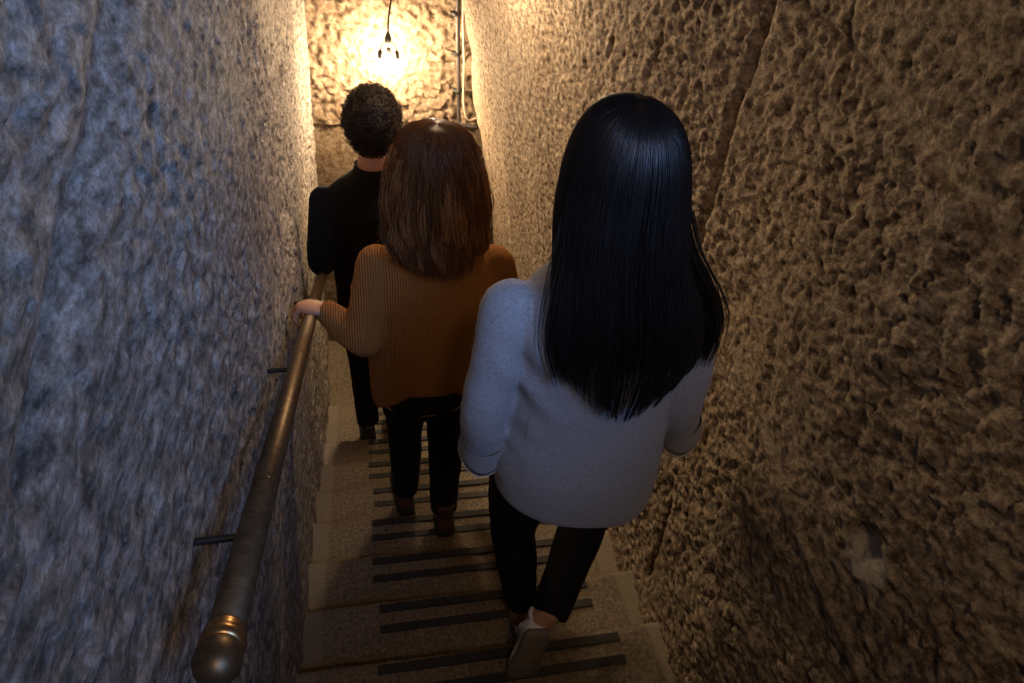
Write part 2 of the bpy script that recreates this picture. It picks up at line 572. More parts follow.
def right_wall(y, h):
    z = h - T * y
    wu = y + 0.02 * fbm(y * 20 + 9, z * 20, 2); wz = z + 0.02 * fbm(y * 20 + 70, z * 20, 2)
    a = 0.9 + 0.7 * fbm(y * 2.0 + 31, z * 2.0, 2)
    a = a * (1 - 0.72 * sstep(1.7, 2.7, y))
    f1, d1, d2 = facets(wu / 0.022 + 11, wz / 0.020, 1.0, 1.8)
    ridge = np.exp(-((d2 - d1) / 0.22) ** 2) * np.clip(0.4 + 2 * fbm(y * 9, z * 9 + 50, 2), 0, 1)
    g1, e1, e2 = facets(wu / 0.06 + 3, wz / 0.05, 1.0, 1.3)
    s = 0.005 * f1 + 0.0015 * ridge + 0.0045 * g1 + 0.0055 * fbm(y * 46 + 8, z * 46, 3)
    low = 0.03 * fbm(y * 1.2 + 77, z * 1.4, 3)
    low += 0.02 * sstep(1.9, 2.6, y) * fbm(y * 6, z * 1.2 + 4, 2)
    hgt = low * 0.7 + 1.25 * s * np.clip(a, 0.15, 1.5)

    def groove(pts, wd, dp, smooth=0.0):
        nonlocal hgt
        d = seg_dist(y, z, pts); k = np.exp(-(d / wd) ** 2)
        hgt = hgt * (1 - smooth * k) - dp * k
    groove([(1.395, 1.19), (1.42, 0.95), (1.411, 0.77), (1.41, 0.54)], 0.018, 0.016, 0.9)
    groove([(1.40, 1.12), (1.412, 0.97)], 0.005, 0.014)
    groove([(1.34, 1.20), (1.01, 1.155)], 0.007, 0.014, 0.5)
    groove([(1.01, 1.155), (0.82, 1.122), (0.66, 1.085), (0.5, 1.06)], 0.022, 0.014, 0.85)
    groove([(1.058, 0.47), (0.891, 0.447), (0.734, 0.41), (0.4, 0.337), (0.1, 0.27)], 0.016, -0.004, 0.9)
    groove([(0.981, -0.09), (0.62, -0.151), (0.3, -0.2)], 0.008, 0.020, 0.6)
    groove([(1.135, -0.115), (1.107, -0.327), (1.108, -0.468)], 0.009, 0.016)
    groove([(1.108, -0.40), (1.108, -0.46)], 0.018, 0.022)
    groove([(1.159, 1.237), (1.14, 1.168)], 0.006, 0.012)
    for cy_, cz_ in ((1.83, 0.72), (1.78, 0.98), (2.02, 0.9)):
        groove([(cy_, cz_), (cy_ + 0.01, cz_ - 0.05)], 0.008, 0.018)
    # the chiselled pocket low on the wall
    pa = (y - 0.534) * -0.65 + (z - 0.53) * -0.76; pb = (y - 0.534) * -0.76 + (z - 0.53) * 0.65
    hw = 0.026 + 0.12 * (pa + 0.05)
    k = (1 - sstep(-0.004, 0.004, np.abs(pb) - hw)) * (1 - sstep(-0.004, 0.004, np.abs(pa) - 0.050))
    pocket = -0.030 * np.clip((0.05 - pa) / 0.06, 0, 1) + 0.004
    hgt = hgt * (1 - k) + pocket * k
    x = right_base(y, z) - hgt
    x += 0.07 * sstep(3.34, 3.46, y + 0.10 * fbm(z * 7, z * 0 + 2, 3))
    return np.column_stack([x, y, z])


lw = structure(grid_surface('wall_left', M_LEFT, YS, HS, left_wall), 'rough pick-hewn grey stone wall on the left, behind the handrail', 'wall')
rw = structure(grid_surface('wall_right', M_RIGHT, np.arange(-1.3, 3.48, STEP), HS, right_wall),
               'rough tan stone wall on the right with a chiselled pocket and slanting joints', 'wall')


def end_wall(x, z):
    f1, d1, d2 = facets((x + 0.01 * fbm(x * 25, z * 25, 2)) / 0.030, (z + 0.01 * fbm(x * 25 + 7, z * 25, 2)) / 0.030, 1.0, 1.5)
    up = sstep(-0.085, -0.070, z)
    rough = 0.015 * f1 + 0.012 * fbm(x * 16, z * 16, 3)
    flat = 0.006 * fbm(x * 8, z * 8, 3)
    d = seg_dist(x, z, [(0.30, 0.258), (0.6, 0.262)]); k = np.exp(-(d / 0.008) ** 2)
    d = seg_dist(x, z, [(0.288, 0.255), (0.278, -0.07)]); k = np.maximum(k, 0.5 * np.exp(-(d / 0.007) ** 2))
    y = 3.66 - (rough * up + flat * (1 - up)) + 0.014 * k + 0.014 * (1 - up)
    return np.column_stack([x, y, z])


structure(grid_surface('wall_end', M_END, np.arange(-0.34, 1.3, 0.0075), np.arange(-1.9, 0.95, 0.0075)[::-1], end_wall),
          'pale pecked stone wall at the foot of the stairs behind the lamp', 'wall')
nz = lambda u, v: fbm(u * 7, v * 7, 3)
structure(grid_surface('ceiling', M_CEIL, np.arange(-0.4, 1.35, 0.03), np.arange(-0.35, 3.75, 0.03),
                       lambda x, y: np.column_stack([x, y, 0.74 + (3.66 - y) * 0.42 + 0.03 * nz(x, y)])))
structure(grid_surface('floor', M_STEP, np.arange(-0.34, 1.3, 0.02), np.arange(2.93, 3.8, 0.02)[::-1],
                       lambda x, y: np.column_stack([x, y, -1.572 + 0.004 * nz(x, y)])))
# the mass of masonry under the steps
build_v, build_f = box((0.45, 1.0, 0), (1.7, 6.6, 0.1))
build_v[:, 2] += -0.38 - T * build_v[:, 1] + 0.02
structure(build('trim_1', [(build_v, build_f)], M_STEP, smooth=False))


# ---------------------------------------------------------------- steps
def step_mesh(k):
    yn = 0.95 + 0.25 * k; z = -0.464 - 0.1228 * k
    prof = []
    for d in np.linspace(0, 1, 16):
        prof.append((yn - 0.30 + d * 0.280, z))
    for a in np.linspace(0, math.pi / 2, 6)[1:]:
        prof.append((yn - 0.020 + 0.020 * math.sin(a), z - 0.015 + 0.015 * math.cos(a)))
    for d in np.linspace(0, 1, 5)[1:]:
        prof.append((yn - 0.004 * d, z - 0.015 - d * 0.105))
    prof.append((yn - 0.30, z - 0.120))
    prof = V(prof); n = len(prof)
    X = np.linspace(-0.25, 0.96, 90); m = len(X)
    v = np.zeros((m, n, 3)); v[..., 0] = X[:, None]; v[..., 1] = prof[None, :, 0]; v[..., 2] = prof[None, :, 1]
    wear = np.exp(-((X - 0.33) / 0.27) ** 2)[:, None]
    edge = np.exp(-((prof[:, 0] - yn) / 0.09) ** 2)[None, :]
    top = (prof[:, 1] > z - 0.05)[None, :]
    mid = sstep(-0.185, -0.165, X) * (1 - sstep(0.775, 0.795, X))
    xx = v[..., 0] + 3.1 * k; yy = v[..., 1]
    v[..., 2] += top * (-0.006 * wear * edge + 0.0035 * mid[:, None] * fbm(xx * 45, yy * 45, 2) + 0.002 * fbm(xx * 9, yy * 9, 2)
                        + 0.010 * sstep(0.6, 0.95, X)[:, None])
    v[..., 1] += 0.006 * vnoise(xx * 6, xx * 0 + 1.3) * edge * mid[:, None]
    f = [(i * n + j, (i + 1) * n + j, (i + 1) * n + (j + 1) % n, i * n + (j + 1) % n) for i in range(m - 1) for j in range(n)]
    f.append(tuple(range(n))); f.append(tuple((m - 1) * n + j for j in range(n))[::-1])
    return v.reshape(-1, 3), f


STEP_LABELS = {
    -1: 'stone step cut off by the bottom edge of the photo',
    0: 'worn stone step nearest the camera under the white sneaker, lit at its right end',
    1: 'second nearest stone step, dark in shadow, with two black strips',
    2: 'third stone step from the camera with a wedge of shadow at its left end',
    3: 'stone step under the right boot of the woman in the rust sweater',
    4: 'stone step under the left boot of the woman in the rust sweater',
    5: 'stone step just below the left boot of the woman in the rust sweater',
    6: 'stone step just above the black shoe of the man by the handrail',
    7: 'stone step the black-clad man sets his left shoe on',
    8: 'lowest stone step, deep in the stair past the black-clad man, just above the landing',
}
for k in range(-1, 9):
    yn = 0.95 + 0.25 * k; z = -0.464 - 0.1228 * k
    st = empty('stone_step', (0.33, yn - 0.12, z), STEP_LABELS[k], 'step', 'worn stone steps going down')
    child('tread_block', [step_mesh(k)], M_STEP, st)
    x1 = 0.69 - 0.01 * (k % 3)
    x0 = (-0.012, 0.0, -0.016)[k % 3]
    for d in (0.03, 0.098):
        s = box(((x0 + x1) / 2, yn - d, z + 0.0005), (x1 - x0, 0.025, 0.009))
        child('anti_slip_strip', [s], M_STRIP, st, smooth=False)

# ---------------------------------------------------------------- handrail
RA = V((-0.155, 0.358, 0.806)); RB = V((-0.165, 3.25, -0.574)); RD = unit(RB - RA)
rail_at = lambda y: RA + (RB - RA) * ((y - RA[1]) / (RB[1] - RA[1]))
hr = empty('handrail', RA, 'aged bronze tube handrail with a ball end on the left wall', 'handrail')
child('rail_tube', [lathe([(0.03, 0.0192), (0.9, 0.0192), (1.8, 0.0192), (np.linalg.norm(RB - RA), 0.0192)], RA, RD)], M_BRONZE, hr)
child('collar', [lathe([(0.014, 0.017), (0.015, 0.021), (0.020, 0.0235), (0.026, 0.0235), (0.031, 0.0205), (0.036, 0.0215), (0.040, 0.0215), (0.044, 0.0185)], RA, RD)], M_COLLAR, hr)
child('end_knob', [lathe([(-0.026, 0.003), (-0.025, 0.008), (-0.021, 0.015), (-0.014, 0.0205), (-0.006, 0.0235), (0.003, 0.0235), (0.011, 0.021), (0.016, 0.017)], RA, RD)], M_BRONZE, hr)
for y in (0.575, 1.25, 1.95, 2.75):
    p = rail_at(y)
    child('wall_bracket', [tube([p + V((0.004, 0, -0.004)), p + V((-0.10, 0, -0.008))], [0.0055, 0.0055], 10, 4, cap_round=False)], M_IRON, hr)
nrm = unit(V((0.35, 0.0, 0.9)) - RD * np.dot(V((0.35, 0, 0.9)), RD))
for y in (0.69, 1.32):
    p = rail_at(y) + nrm * 0.0185
    child('screw_hole', [lathe([(0, 0.0045), (0.0012, 0.0045), (0.0014, 0.002)], p, nrm, 12)], M_IRON, hr)

# ---------------------------------------------------------------- lamp, conduit
LP = V((0.171, 3.46, 0.437))
lamp = empty('hanging_lamp', LP, 'glowing three-bulb lamp hanging from a cable at the end wall', 'lamp')
child('cable', [tube([LP + V((0.035, 0.02, 0.48)), LP + V((0.03, 0.015, 0.25)), LP + V((0.006, 0.004, 0.10)), LP + V((0, 0, 0.02))], 0.0045, 8)], M_IRON, lamp)
child('hub', [lathe([(-0.03, 0.004), (-0.025, 0.012), (0.0, 0.016), (0.012, 0.012), (0.03, 0.006)], LP, (0, 0, 1), 16)], M_IRON, lamp)
for a in (-2.6, -0.5, 0.9 + 0.6):
    d = V((math.cos(a), 0.6 * math.sin(a), 0))
    e = LP + d * 0.045 + V((0, 0, -0.065))
    child('arm', [tube([LP + V((0, 0, -0.01)), LP + d * 0.028 + V((0, 0, -0.02)), e + V((0, 0, 0.01))], 0.0035, 8)], M_IRON, lamp)
    sk = child('socket', [lathe([(0.015, 0.006), (0.008, 0.011), (-0.022, 0.012), (-0.026, 0.010)], e, (0, 0, 1), 14)], M_IRON, lamp)
    child('bulb', [lathe([(-0.024, 0.009), (-0.04, 0.016), (-0.058, 0.0225), (-0.075, 0.021), (-0.088, 0.012), (-0.092, 0.003)], e, (0, 0, 1), 12)], M_BULB, lamp, sk)

pp = empty('conduit_pipe', (0.53, 3.60, -0.04), 'dark conduit pipe running down the corner right of the lamp', 'pipe')
child('pipe', [tube([(0.497, 3.60, 0.9), (0.515, 3.60, 0.5), (0.533, 3.60, 0.2), (0.545, 3.60, 0.0), (0.565, 3.59, -0.035), (0.64, 3.585, -0.045)], 0.0105, 12)], M_BLACKPIPE, pp)
for z in (0.52, 0.33, 0.14):
    child('pipe_clamp', [tube([(0.545 - 0.075 * (z + 0.02), 3.601, z - 0.009), (0.545 - 0.075 * (z + 0.02) , 3.601, z + 0.009)], 0.0145, 12, 3, cap_round=False),
                         box((0.545 - 0.075 * (z + 0.02), 3.622, z), (0.05, 0.03, 0.014))], M_IRON, pp)
tagm(build('electrical_cable', [tube([(0.525, 3.585, 0.9), (0.54, 3.585, 0.5), (0.555, 3.58, 0.3), (0.56, 3.575, 0.12), (0.575, 3.57, 0.03), (0.60, 3.57, 0.0), (0.66, 3.58, 0.02)], 0.006, 10)], M_CABLE),
     'pale electrical cable looping down right of the dark conduit pipe', 'cable')


# ---------------------------------------------------------------- figures
def head_parts(c, s=1.0, yaw=0.0, pitch=0.0):
    """cranium, jaw and features around c (the middle of the head), facing +Y turned by yaw"""
    R = V(Matrix.Rotation(yaw, 3, 'Z') @ Matrix.Rotation(pitch, 3, 'X'))
    c = V(c)

    def E(p, r, rot=None):
        q = R if rot is None else R @ V(rot)
        return ellipsoid(c + R @ (V(p) * s), V(r) * s, q)
    P = [E((0, -0.008, 0.025), (0.074, 0.094, 0.088)), E((0, 0.028, -0.045), (0.056, 0.062, 0.068)),
         E((0, 0.062, -0.088), (0.026, 0.024, 0.022)), E((0, 0.078, 0.026), (0.050, 0.016, 0.014)),
         E((0, 0.094, -0.008), (0.011, 0.016, 0.026)), E((0, 0.104, -0.024), (0.014, 0.012, 0.010)),
         E((0, 0.086, -0.052), (0.024, 0.011, 0.006)), E((0, 0.083, -0.063), (0.021, 0.011, 0.007))]
    for x in (-1, 1):
        P.append(E((x * 0.076, 0.0, -0.01), (0.009, 0.020, 0.031), V(Matrix.Rotation(x * 0.35, 3, 'Z'))))
        P.append(E((x * 0.040, 0.062, -0.030), (0.020, 0.022, 0.018)))
    eyes = [ellipsoid(c + R @ (V((x * 0.031, 0.076, 0.004)) * s), V((0.0125, 0.0125, 0.0125)) * s, None, 14, 8) for x in (-1, 1)]
    return P, eyes


def hand_parts(w_, d, nrm_, side, s=1.0, curl=(0.5, 0.6, 0.4), thumb_out=0.7):
    """wrist, direction to the knuckles, palm-facing normal, thumb side"""
    w_ = V(w_); d = unit(d); nrm_ = unit(V(nrm_) - d * np.dot(nrm_, d)); side = unit(V(side) - d * np.dot(side, d) - nrm_ * np.dot(side, nrm_))
    P = []
    R = np.column_stack([side, d, nrm_])
    P.append(ellipsoid(w_ + d * 0.048 * s, V((0.041, 0.052, 0.0155)) * s, R))
    P.append(ellipsoid(w_ + d * 0.008 * s, V((0.028, 0.035, 0.019)) * s, R))
    P.append(ellipsoid(w_ + d * 0.035 * s + side * 0.024 * s + nrm_ * 0.008 * s, V((0.017, 0.032, 0.016)) * s, R))
    for k, (o, L) in enumerate(((0.029, 0.072), (0.0095, 0.080), (-0.010, 0.074), (-0.028, 0.058))):
        p = w_ + d * (0.084 - 0.006 * abs(k - 1)) * s + side * o * s
        q = [p - d * 0.02 * s, p]; ang = 0.0
        for l, c in zip((0.46, 0.31, 0.23), curl):
            ang += c * (1 + 0.06 * (k - 1)); p = p + (d * math.cos(ang) + nrm_ * math.sin(ang)) * L * l * s + side * (-0.002 * (k - 1.5)) * s
            q.append(p)
        P.append(tube(q, V((0.0088, 0.0092, 0.0083, 0.0076, 0.0062)) * s * (0.9 if k == 3 else 1.0), 10, 17))
    b = w_ + d * 0.02 * s + side * 0.030 * s + nrm_ * 0.008 * s
    m_ = b + (d * 0.75 + side * thumb_out + nrm_ * 0.25) * 0.036 * s
    t_ = m_ + (d * 0.85 + side * 0.25 * thumb_out + nrm_ * 0.55) * 0.031 * s
    P.append(tube([b, m_, t_], V((0.0125, 0.0105, 0.008)) * s, 10, 13))
    return P


def make_body(root, head_c, hs, yaw, neck, torso, arms, hands, legs, feet, pitch=0.0):
    P, eyes = head_parts(head_c, hs, yaw, pitch)
    hc = V(head_c)
    P.append(tube([hc + V((0, -0.012, -0.03)), hc + V((0, -0.02, -0.10)) * 1.0, V(neck)], [0.05 * hs, 0.05 * hs, 0.062 * hs], 18))
    P.append(loft(torso, 32, 30))
    for a in arms:
        P.append(tube(a, [0.047, 0.043, 0.036, 0.035, 0.024], 14, 25))
    for h in hands:
        P += h
    for l in legs:
        P.append(tube(l, [0.078, 0.070, 0.050, 0.052, 0.034], 16, 27))
    for f_ in feet:
        P.append(tube(f_, [0.033, 0.036, 0.030, 0.018], 12, 13))
    me = fuse(P, 0.0052, 2)
    me.materials.append(M_SKIN); me.materials.append(M_EYE)
    import bmesh
    bm = bmesh.new(); bm.from_mesh(me)
    for v, f in eyes:
        vs = [bm.verts.new(tuple(p)) for p in v]
        for q in f:
            fc = bm.faces.new([vs[i] for i in q]); fc.material_index = 1; fc.smooth = True
    bm.to_mesh(me); bm.free()
    return child_mesh('body', me, None, root)


def limb(a, b, c, bulge=(0.0, 0.0)):
    """five stations a .. b .. c"""
    a, b, c = V(a), V(b), V(c)
    return [a, a * 0.5 + b * 0.5 + V((0, bulge[0], 0)), b, b * 0.68 + c * 0.32 + V((0, bulge[1], 0)), c]


def wrinkle(me, amp, fn):
    co = coords(me); n = normals(me)
    setco(me, co + n * (amp * fn(co))[:, None])
    return me


def shoe(root, heel, toe_dir, up, L, mu, ms, shaft=0.05, width=0.044, heel_h=0.0, tab=None, sole_label=None):
    """heel point on the sole, direction to the toe, up normal of the sole"""
    y = unit(toe_dir); z = unit(V(up) - y * np.dot(up, y)); x = np.cross(y, z)
    R = np.column_stack([x, y, z]); H = V(heel)
    st = [(0.0, 0.55, 0.030), (0.02, 0.74, 0.055), (0.06, 0.76, 0.062), (0.12, 0.78, 0.056), (0.17, 0.97, 0.048), (0.21, 1.0, 0.040), (0.25, 0.72, 0.030), (0.265, 0.40, 0.020)]
    S = spline([(a * L / 0.265, b * width, c) for a, b, c in st], 24); n = 20
    ang = np.linspace(0, math.pi, n); v = []
    base = 0.014 + heel_h
    for yy, w_, h in S:
        v.append(np.column_stack([w_ * np.cos(ang), np.full(n, yy), base + (h) * np.sin(ang) ** 0.75]))
    v = np.concatenate(v)
    f = [(i * n + j, (i + 1) * n + j, (i + 1) * n + j + 1, i * n + j + 1) for i in range(23) for j in range(n - 1)]
    f += [(i * n, i * n + n - 1, (i + 1) * n + n - 1, (i + 1) * n) for i in range(23)]
    f.append(tuple(range(n))); f.append(tuple(23 * n + j for j in range(n))[::-1])
    up_p = [(v @ R.T + H, f)]
    c = V((0, 0.052, base + 0.04)); e = V((0, 0.048, base + 0.04 + shaft))
    up_p.append(tube([H + R @ c, H + R @ e], [0.036, 0.037 if shaft > 0.06 else 0.034], 18, 6, cap_round=False))
    up_o = child_mesh('shoe', fuse(up_p, 0.005, 3), mu, root)
    o = []
    for s_ in (1, -1):
        rows = S if s_ > 0 else S[::-1]
        o += [(s_ * (w_ + 0.004), yy) for yy, w_, h in rows]
    o[0] = (o[0][0], -0.006); o[-1] = (o[-1][0], -0.006)
    o = V(o); m = len(o)
    lv = [np.column_stack([o * k + (1 - k) * V((0, L / 2)), np.full(m, zz)]) for zz, k in ((0, 0.97), (0.004, 1.0), (base, 1.0), (base + 0.006, 0.97))]
    v = np.concatenate(lv)
    f = [(i * m + j, i * m + (j + 1) % m, (i + 1) * m + (j + 1) % m, (i + 1) * m + j) for i in range(3) for j in range(m)]
    f.append(tuple(range(m))[::-1]); f.append(tuple(3 * m + j for j in range(m)))
    so = child('sole', [(v @ R.T + H, f)], ms, root, up_o)
    if sole_label:
        so['label'] = sole_label
    if tab:
        t_ = ellipsoid(H + R @ V((0, 0.004, base + 0.048)), (0.017, 0.008, 0.026), R, 14, 8)
        child('heel_tab', [t_], tab, root, up_o)
    return up_o


# ---- hair shells built as a thick curtain open at the face
def hair_surface(rings, seg=60):
    Q = spline(rings, seg)                       # rows z, cx, cy, a, b

    def at(th, t):
        """th: angle from the back of the head; t: 0 crown .. 1 tips"""
        s = np.clip(t, 0, 1) * (seg - 1); i = np.minimum(s.astype(int), seg - 2); k = s - i
        q = Q[i] * (1 - k)[..., None] + Q[i + 1] * k[..., None]
        return np.stack([q[..., 1] + q[..., 3] * np.sin(th), q[..., 2] - q[..., 4] * np.cos(th), q[..., 0]], -1)
    return at, Q


def hair_shell(at, spread, n=46, m=50, thick=0.02, tmax=0.97):
    t = np.linspace(0, tmax, m)
    rows = []
    for ti in t:
        A = np.interp(ti, [0, 0.2, 0.42, 1], [math.pi * 0.98, math.pi * 0.98, spread, spread])
        th = np.linspace(-A, A, n)
        o = at(th, np.full(n, ti))
        c = o.mean(0); c[2] = o[0, 2]
        i_ = o + (c - o) * np.minimum(0.5, thick / np.maximum(np.linalg.norm(o - c, axis=1), 1e-4))[:, None]
        rows.append(np.concatenate([o, i_[::-1]]))
    N = 2 * n
    v = np.concatenate(rows)
    f = [(i * N + j, i * N + (j + 1) % N, (i + 1) * N + (j + 1) % N, (i + 1) * N + j) for i in range(m - 1) for j in range(N)]
    f.append(tuple(range(N))); f.append(tuple((m - 1) * N + j for j in range(N))[::-1])
    return v, V([q for q in f if len(q) == 4])


def hair_lines(at, spread, count, npt, tip, wave=0.0, lift=(0.0, 0.005), drift=0.12, wn=2.5, flip=0.0):
    th0 = RNG.uniform(-1, 1, count)
    th0 = np.sign(th0) * np.abs(th0) ** 0.9 * spread
    t0 = RNG.uniform(0.0, 0.10, count); t1 = tip(th0, RNG.random(count))
    u = np.linspace(0, 1, npt)[None, :]
    t = t0[:, None] + (t1 - t0)[:, None] * u
    dr = (RNG.normal(0, drift, count))[:, None] * u ** 1.5
    cl = fbm(th0 * 9 + 3, th0 * 0 + 1.7, 2)[:, None]
    ph = (th0 * 3 + 9 * fbm(th0 * 7, th0 * 0 + 8.2, 2))[:, None] + RNG.normal(0, 0.3, count)[:, None]
    th = th0[:, None] + dr + 0.10 * cl * u + wave * 9 * np.sin(u * 2 * math.pi * wn + ph) * u ** 0.7
    P = at(th, t)
    C = at(th * 0, t); C[..., 1] = C[..., 1] + 0.06
    out = P - C; out[..., 2] = 0; out /= np.maximum(np.linalg.norm(out, axis=2, keepdims=True), 1e-6)
    off = RNG.uniform(lift[0], lift[1], count)[:, None] + 0.006 * cl * u + wave * np.cos(u * 2 * math.pi * wn + ph) * u
    if flip:
        off = off + flip * np.clip((u - 0.70) / 0.30, 0, 1) ** 2 * (2.5 * fbm(th0 * 8, th0 * 0 + 3.3, 2) + RNG.normal(0, 0.25, count))[:, None]
    return P + out * off[..., None]


# =================================================================== woman in grey
w1 = empty('person', (0.44, 1.05, -0.585), 'woman with long straight black hair, grey sweater and black trousers, stepping down nearest the camera', 'person', 'people walking down the stairs')
W1_H = (0.447, 1.045, 0.975)
sl_l = [(0.268, 1.02, 0.705), (0.245, 0.995, 0.59), (0.233, 0.99, 0.475), (0.238, 1.012, 0.39), (0.248, 1.035, 0.32)]
sl_r = [(0.622, 1.02, 0.695), (0.652, 0.99, 0.58), (0.668, 0.99, 0.46), (0.702, 1.03, 0.375), (0.735, 1.065, 0.305)]
hip_l, kn_l, an_l = (0.360, 1.03, 0.27), (0.372, 1.105, -0.13), (0.424, 1.055, -0.495)
hip_r, kn_r, an_r = (0.550, 1.03, 0.27), (0.635, 1.205, -0.095), (0.442, 0.905, -0.235)
hl1 = hand_parts((0.276, 1.055, 0.272), (0.15, 0.35, -0.85), (1, 0.1, 0.1), (0.1, 1, 0.2), 0.9, (0.35, 0.5, 0.4))
hr1 = hand_parts((0.745, 1.08, 0.275), (-0.15, 0.45, -0.8), (-1, 0.1, 0.0), (0, 1, 0.2), 0.9, (0.35, 0.5, 0.4))
make_body(w1, W1_H, 1.0, 0.0, (0.447, 1.03, 0.80),
          [(0.16, 0.455, 1.03, 0.165, 0.11), (0.3, 0.455, 1.03, 0.165, 0.115), (0.45, 0.45, 1.025, 0.135, 0.095), (0.62, 0.445, 1.02, 0.15, 0.10), (0.72, 0.445, 1.025, 0.145, 0.085), (0.78, 0.446, 1.03, 0.07, 0.06)],
          [sl_l, sl_r], [hl1, hr1], [limb(hip_l, kn_l, an_l, (0.01, -0.015)), limb(hip_r, kn_r, an_r, (0.02, -0.01))],
          [[an_l, (0.430, 1.07, -0.545), (0.440, 1.15, -0.552), (0.447, 1.22, -0.556)],
           [an_r, (0.412, 0.895, -0.28), (0.395, 0.885, -0.36), (0.375, 0.868, -0.43)]])


def hem_shift(me, z0, z1, fn):
    co = coords(me); k = 1 - sstep(z0, z1, co[:, 2]); co[:, 2] += k * fn(co); setco(me, co); return me


top = fuse([loft([(0.150, 0.478, 1.03, 0.193, 0.136), (0.185, 0.477, 1.03, 0.201, 0.145), (0.30, 0.468, 1.028, 0.203, 0.147), (0.45, 0.462, 1.022, 0.180, 0.130),
                  (0.60, 0.450, 1.015, 0.166, 0.122), (0.69, 0.445, 1.015, 0.172, 0.114), (0.745, 0.444, 1.02, 0.145, 0.095), (0.785, 0.445, 1.03, 0.092, 0.076), (0.81, 0.446, 1.035, 0.062, 0.062)], 56, 60, 2.25),
            tube(sl_l, [0.060, 0.052, 0.049, 0.050, 0.053], 22, 30, cap_round=True),
            tube(sl_r, [0.060, 0.054, 0.052, 0.050, 0.052], 22, 30)], 0.006, 5)
hem_shift(top, 0.13, 0.45, lambda c: -0.20 * (c[:, 0] - 0.45))
wrinkle(top, 1.0, lambda c: 0.009 * fbm(c[:, 0] * 9 + c[:, 2] * 5, c[:, 2] * 9 - c[:, 0] * 3, 3) * (0.35 + 0.65 * (c[:, 0] < 0.31)) +
        0.004 * np.sin((c[:, 2] + 0.9 * c[:, 0]) * 62) * np.exp(-((c[:, 0] - 0.30) / 0.05) ** 2 - ((c[:, 2] - 0.58) / 0.12) ** 2))
w1s = child_mesh('sweater', top, M_GREY, w1)


def bell_cuff(name, p0, p1, r0, r1, root, parent, m_in, m_edge, slit=0.0, dip=(0, 0, 0)):
    """open flared sleeve end with a thick wall and a paler edge"""
    p0, p1 = V(p0), V(p1); d = unit(p1 - p0); x = unit(np.cross(d, (0, 1, 0.2))); y = np.cross(d, x)
    n = 40; a = np.linspace(0, 2 * math.pi, n, endpoint=False)
    rows = []
    for k, wall in ((0, 0), (0.25, 0), (0.5, 0), (0.75, 0), (1.0, 0), (1.0, 1), (0.6, 1), (0.15, 1)):
        r = (r0 + (r1 - r0) * k) - 0.005 * wall
        c = p0 + (p1 - p0) * k
        q = c + r * np.cos(a)[:, None] * x + r * np.sin(a)[:, None] * y
        lo = np.clip((q - c) @ V((0, -0.3, -1.0)) / r, 0, 1)[:, None] ** 3
        rows.append(q + lo * V(dip) * k ** 1.5)
    m = len(rows); v = np.concatenate(rows)
    f = [(i * n + j, i * n + (j + 1) % n, (i + 1) * n + (j + 1) % n, (i + 1) * n + j) for i in range(m - 1) for j in range(n)]
    cu = child(name, [(v, f)], m_in, root, parent)
    rim = (rows[4] + rows[5]) / 2
    e = tube(np.vstack([rim, rim[:1]]), [0.0038] * (n + 1), 6, n * 2 + 1, cap_round=False)
    return cu, e


cu, e = bell_cuff('cuff', (0.243, 1.018, 0.365), (0.254, 1.048, 0.290), 0.0535, 0.060, w1, w1s, M_GREY, M_GREYEDGE, dip=(-0.020, -0.015, -0.050))
ed = child('cuff_edge', [e], M_GREYEDGE, w1, w1s); ed['label'] = 'pale frayed edge of the left cuff'
cu, e = bell_cuff('cuff', (0.714, 1.042, 0.345), (0.744, 1.072, 0.275), 0.0535, 0.059, w1, w1s, M_GREY, M_GREYEDGE, dip=(0.022, -0.015, -0.050))
child('cuff_edge', [e], M_GREYEDGE, w1, w1s)['label'] = 'pale frayed edge of the right cuff'

tr = fuse([loft([(0.12, 0.455, 1.035, 0.13, 0.09), (0.2, 0.455, 1.035, 0.168, 0.118), (0.3, 0.455, 1.03, 0.168, 0.118)], 36, 16, 2.2),
           tube(limb(hip_l, kn_l, V(an_l) * 0.88 + V(kn_l) * 0.12, (0.01, -0.015)), [0.094, 0.082, 0.064, 0.060, 0.046], 18, 30, cap_round=False),
           tube(limb(hip_r, kn_r, V(an_r) + V((0.0, -0.004, -0.012)), (0.02, -0.01)), [0.092, 0.082, 0.066, 0.066, 0.050], 18, 30, cap_round=False)], 0.007, 5)
wrinkle(tr, 1.0, lambda c: 0.004 * fbm(c[:, 0] * 20, c[:, 2] * 24, 2))
child_mesh('trousers', tr, M_BLACK, w1)
shoe(w1, (0.432, 1.010, -0.583), (0.10, 1, 0), (0, 0, 1), 0.24, M_WHITE, M_SOLE, 0.012, 0.038)
shoe(w1, (0.402, 0.846, -0.240), (-0.10, -0.02, -0.97), (0.05, 1, -0.05), 0.255, M_WHITE, M_SOLE, 0.012, 0.042, tab=M_WHITE, sole_label='grey-brown sole turned toward the camera')

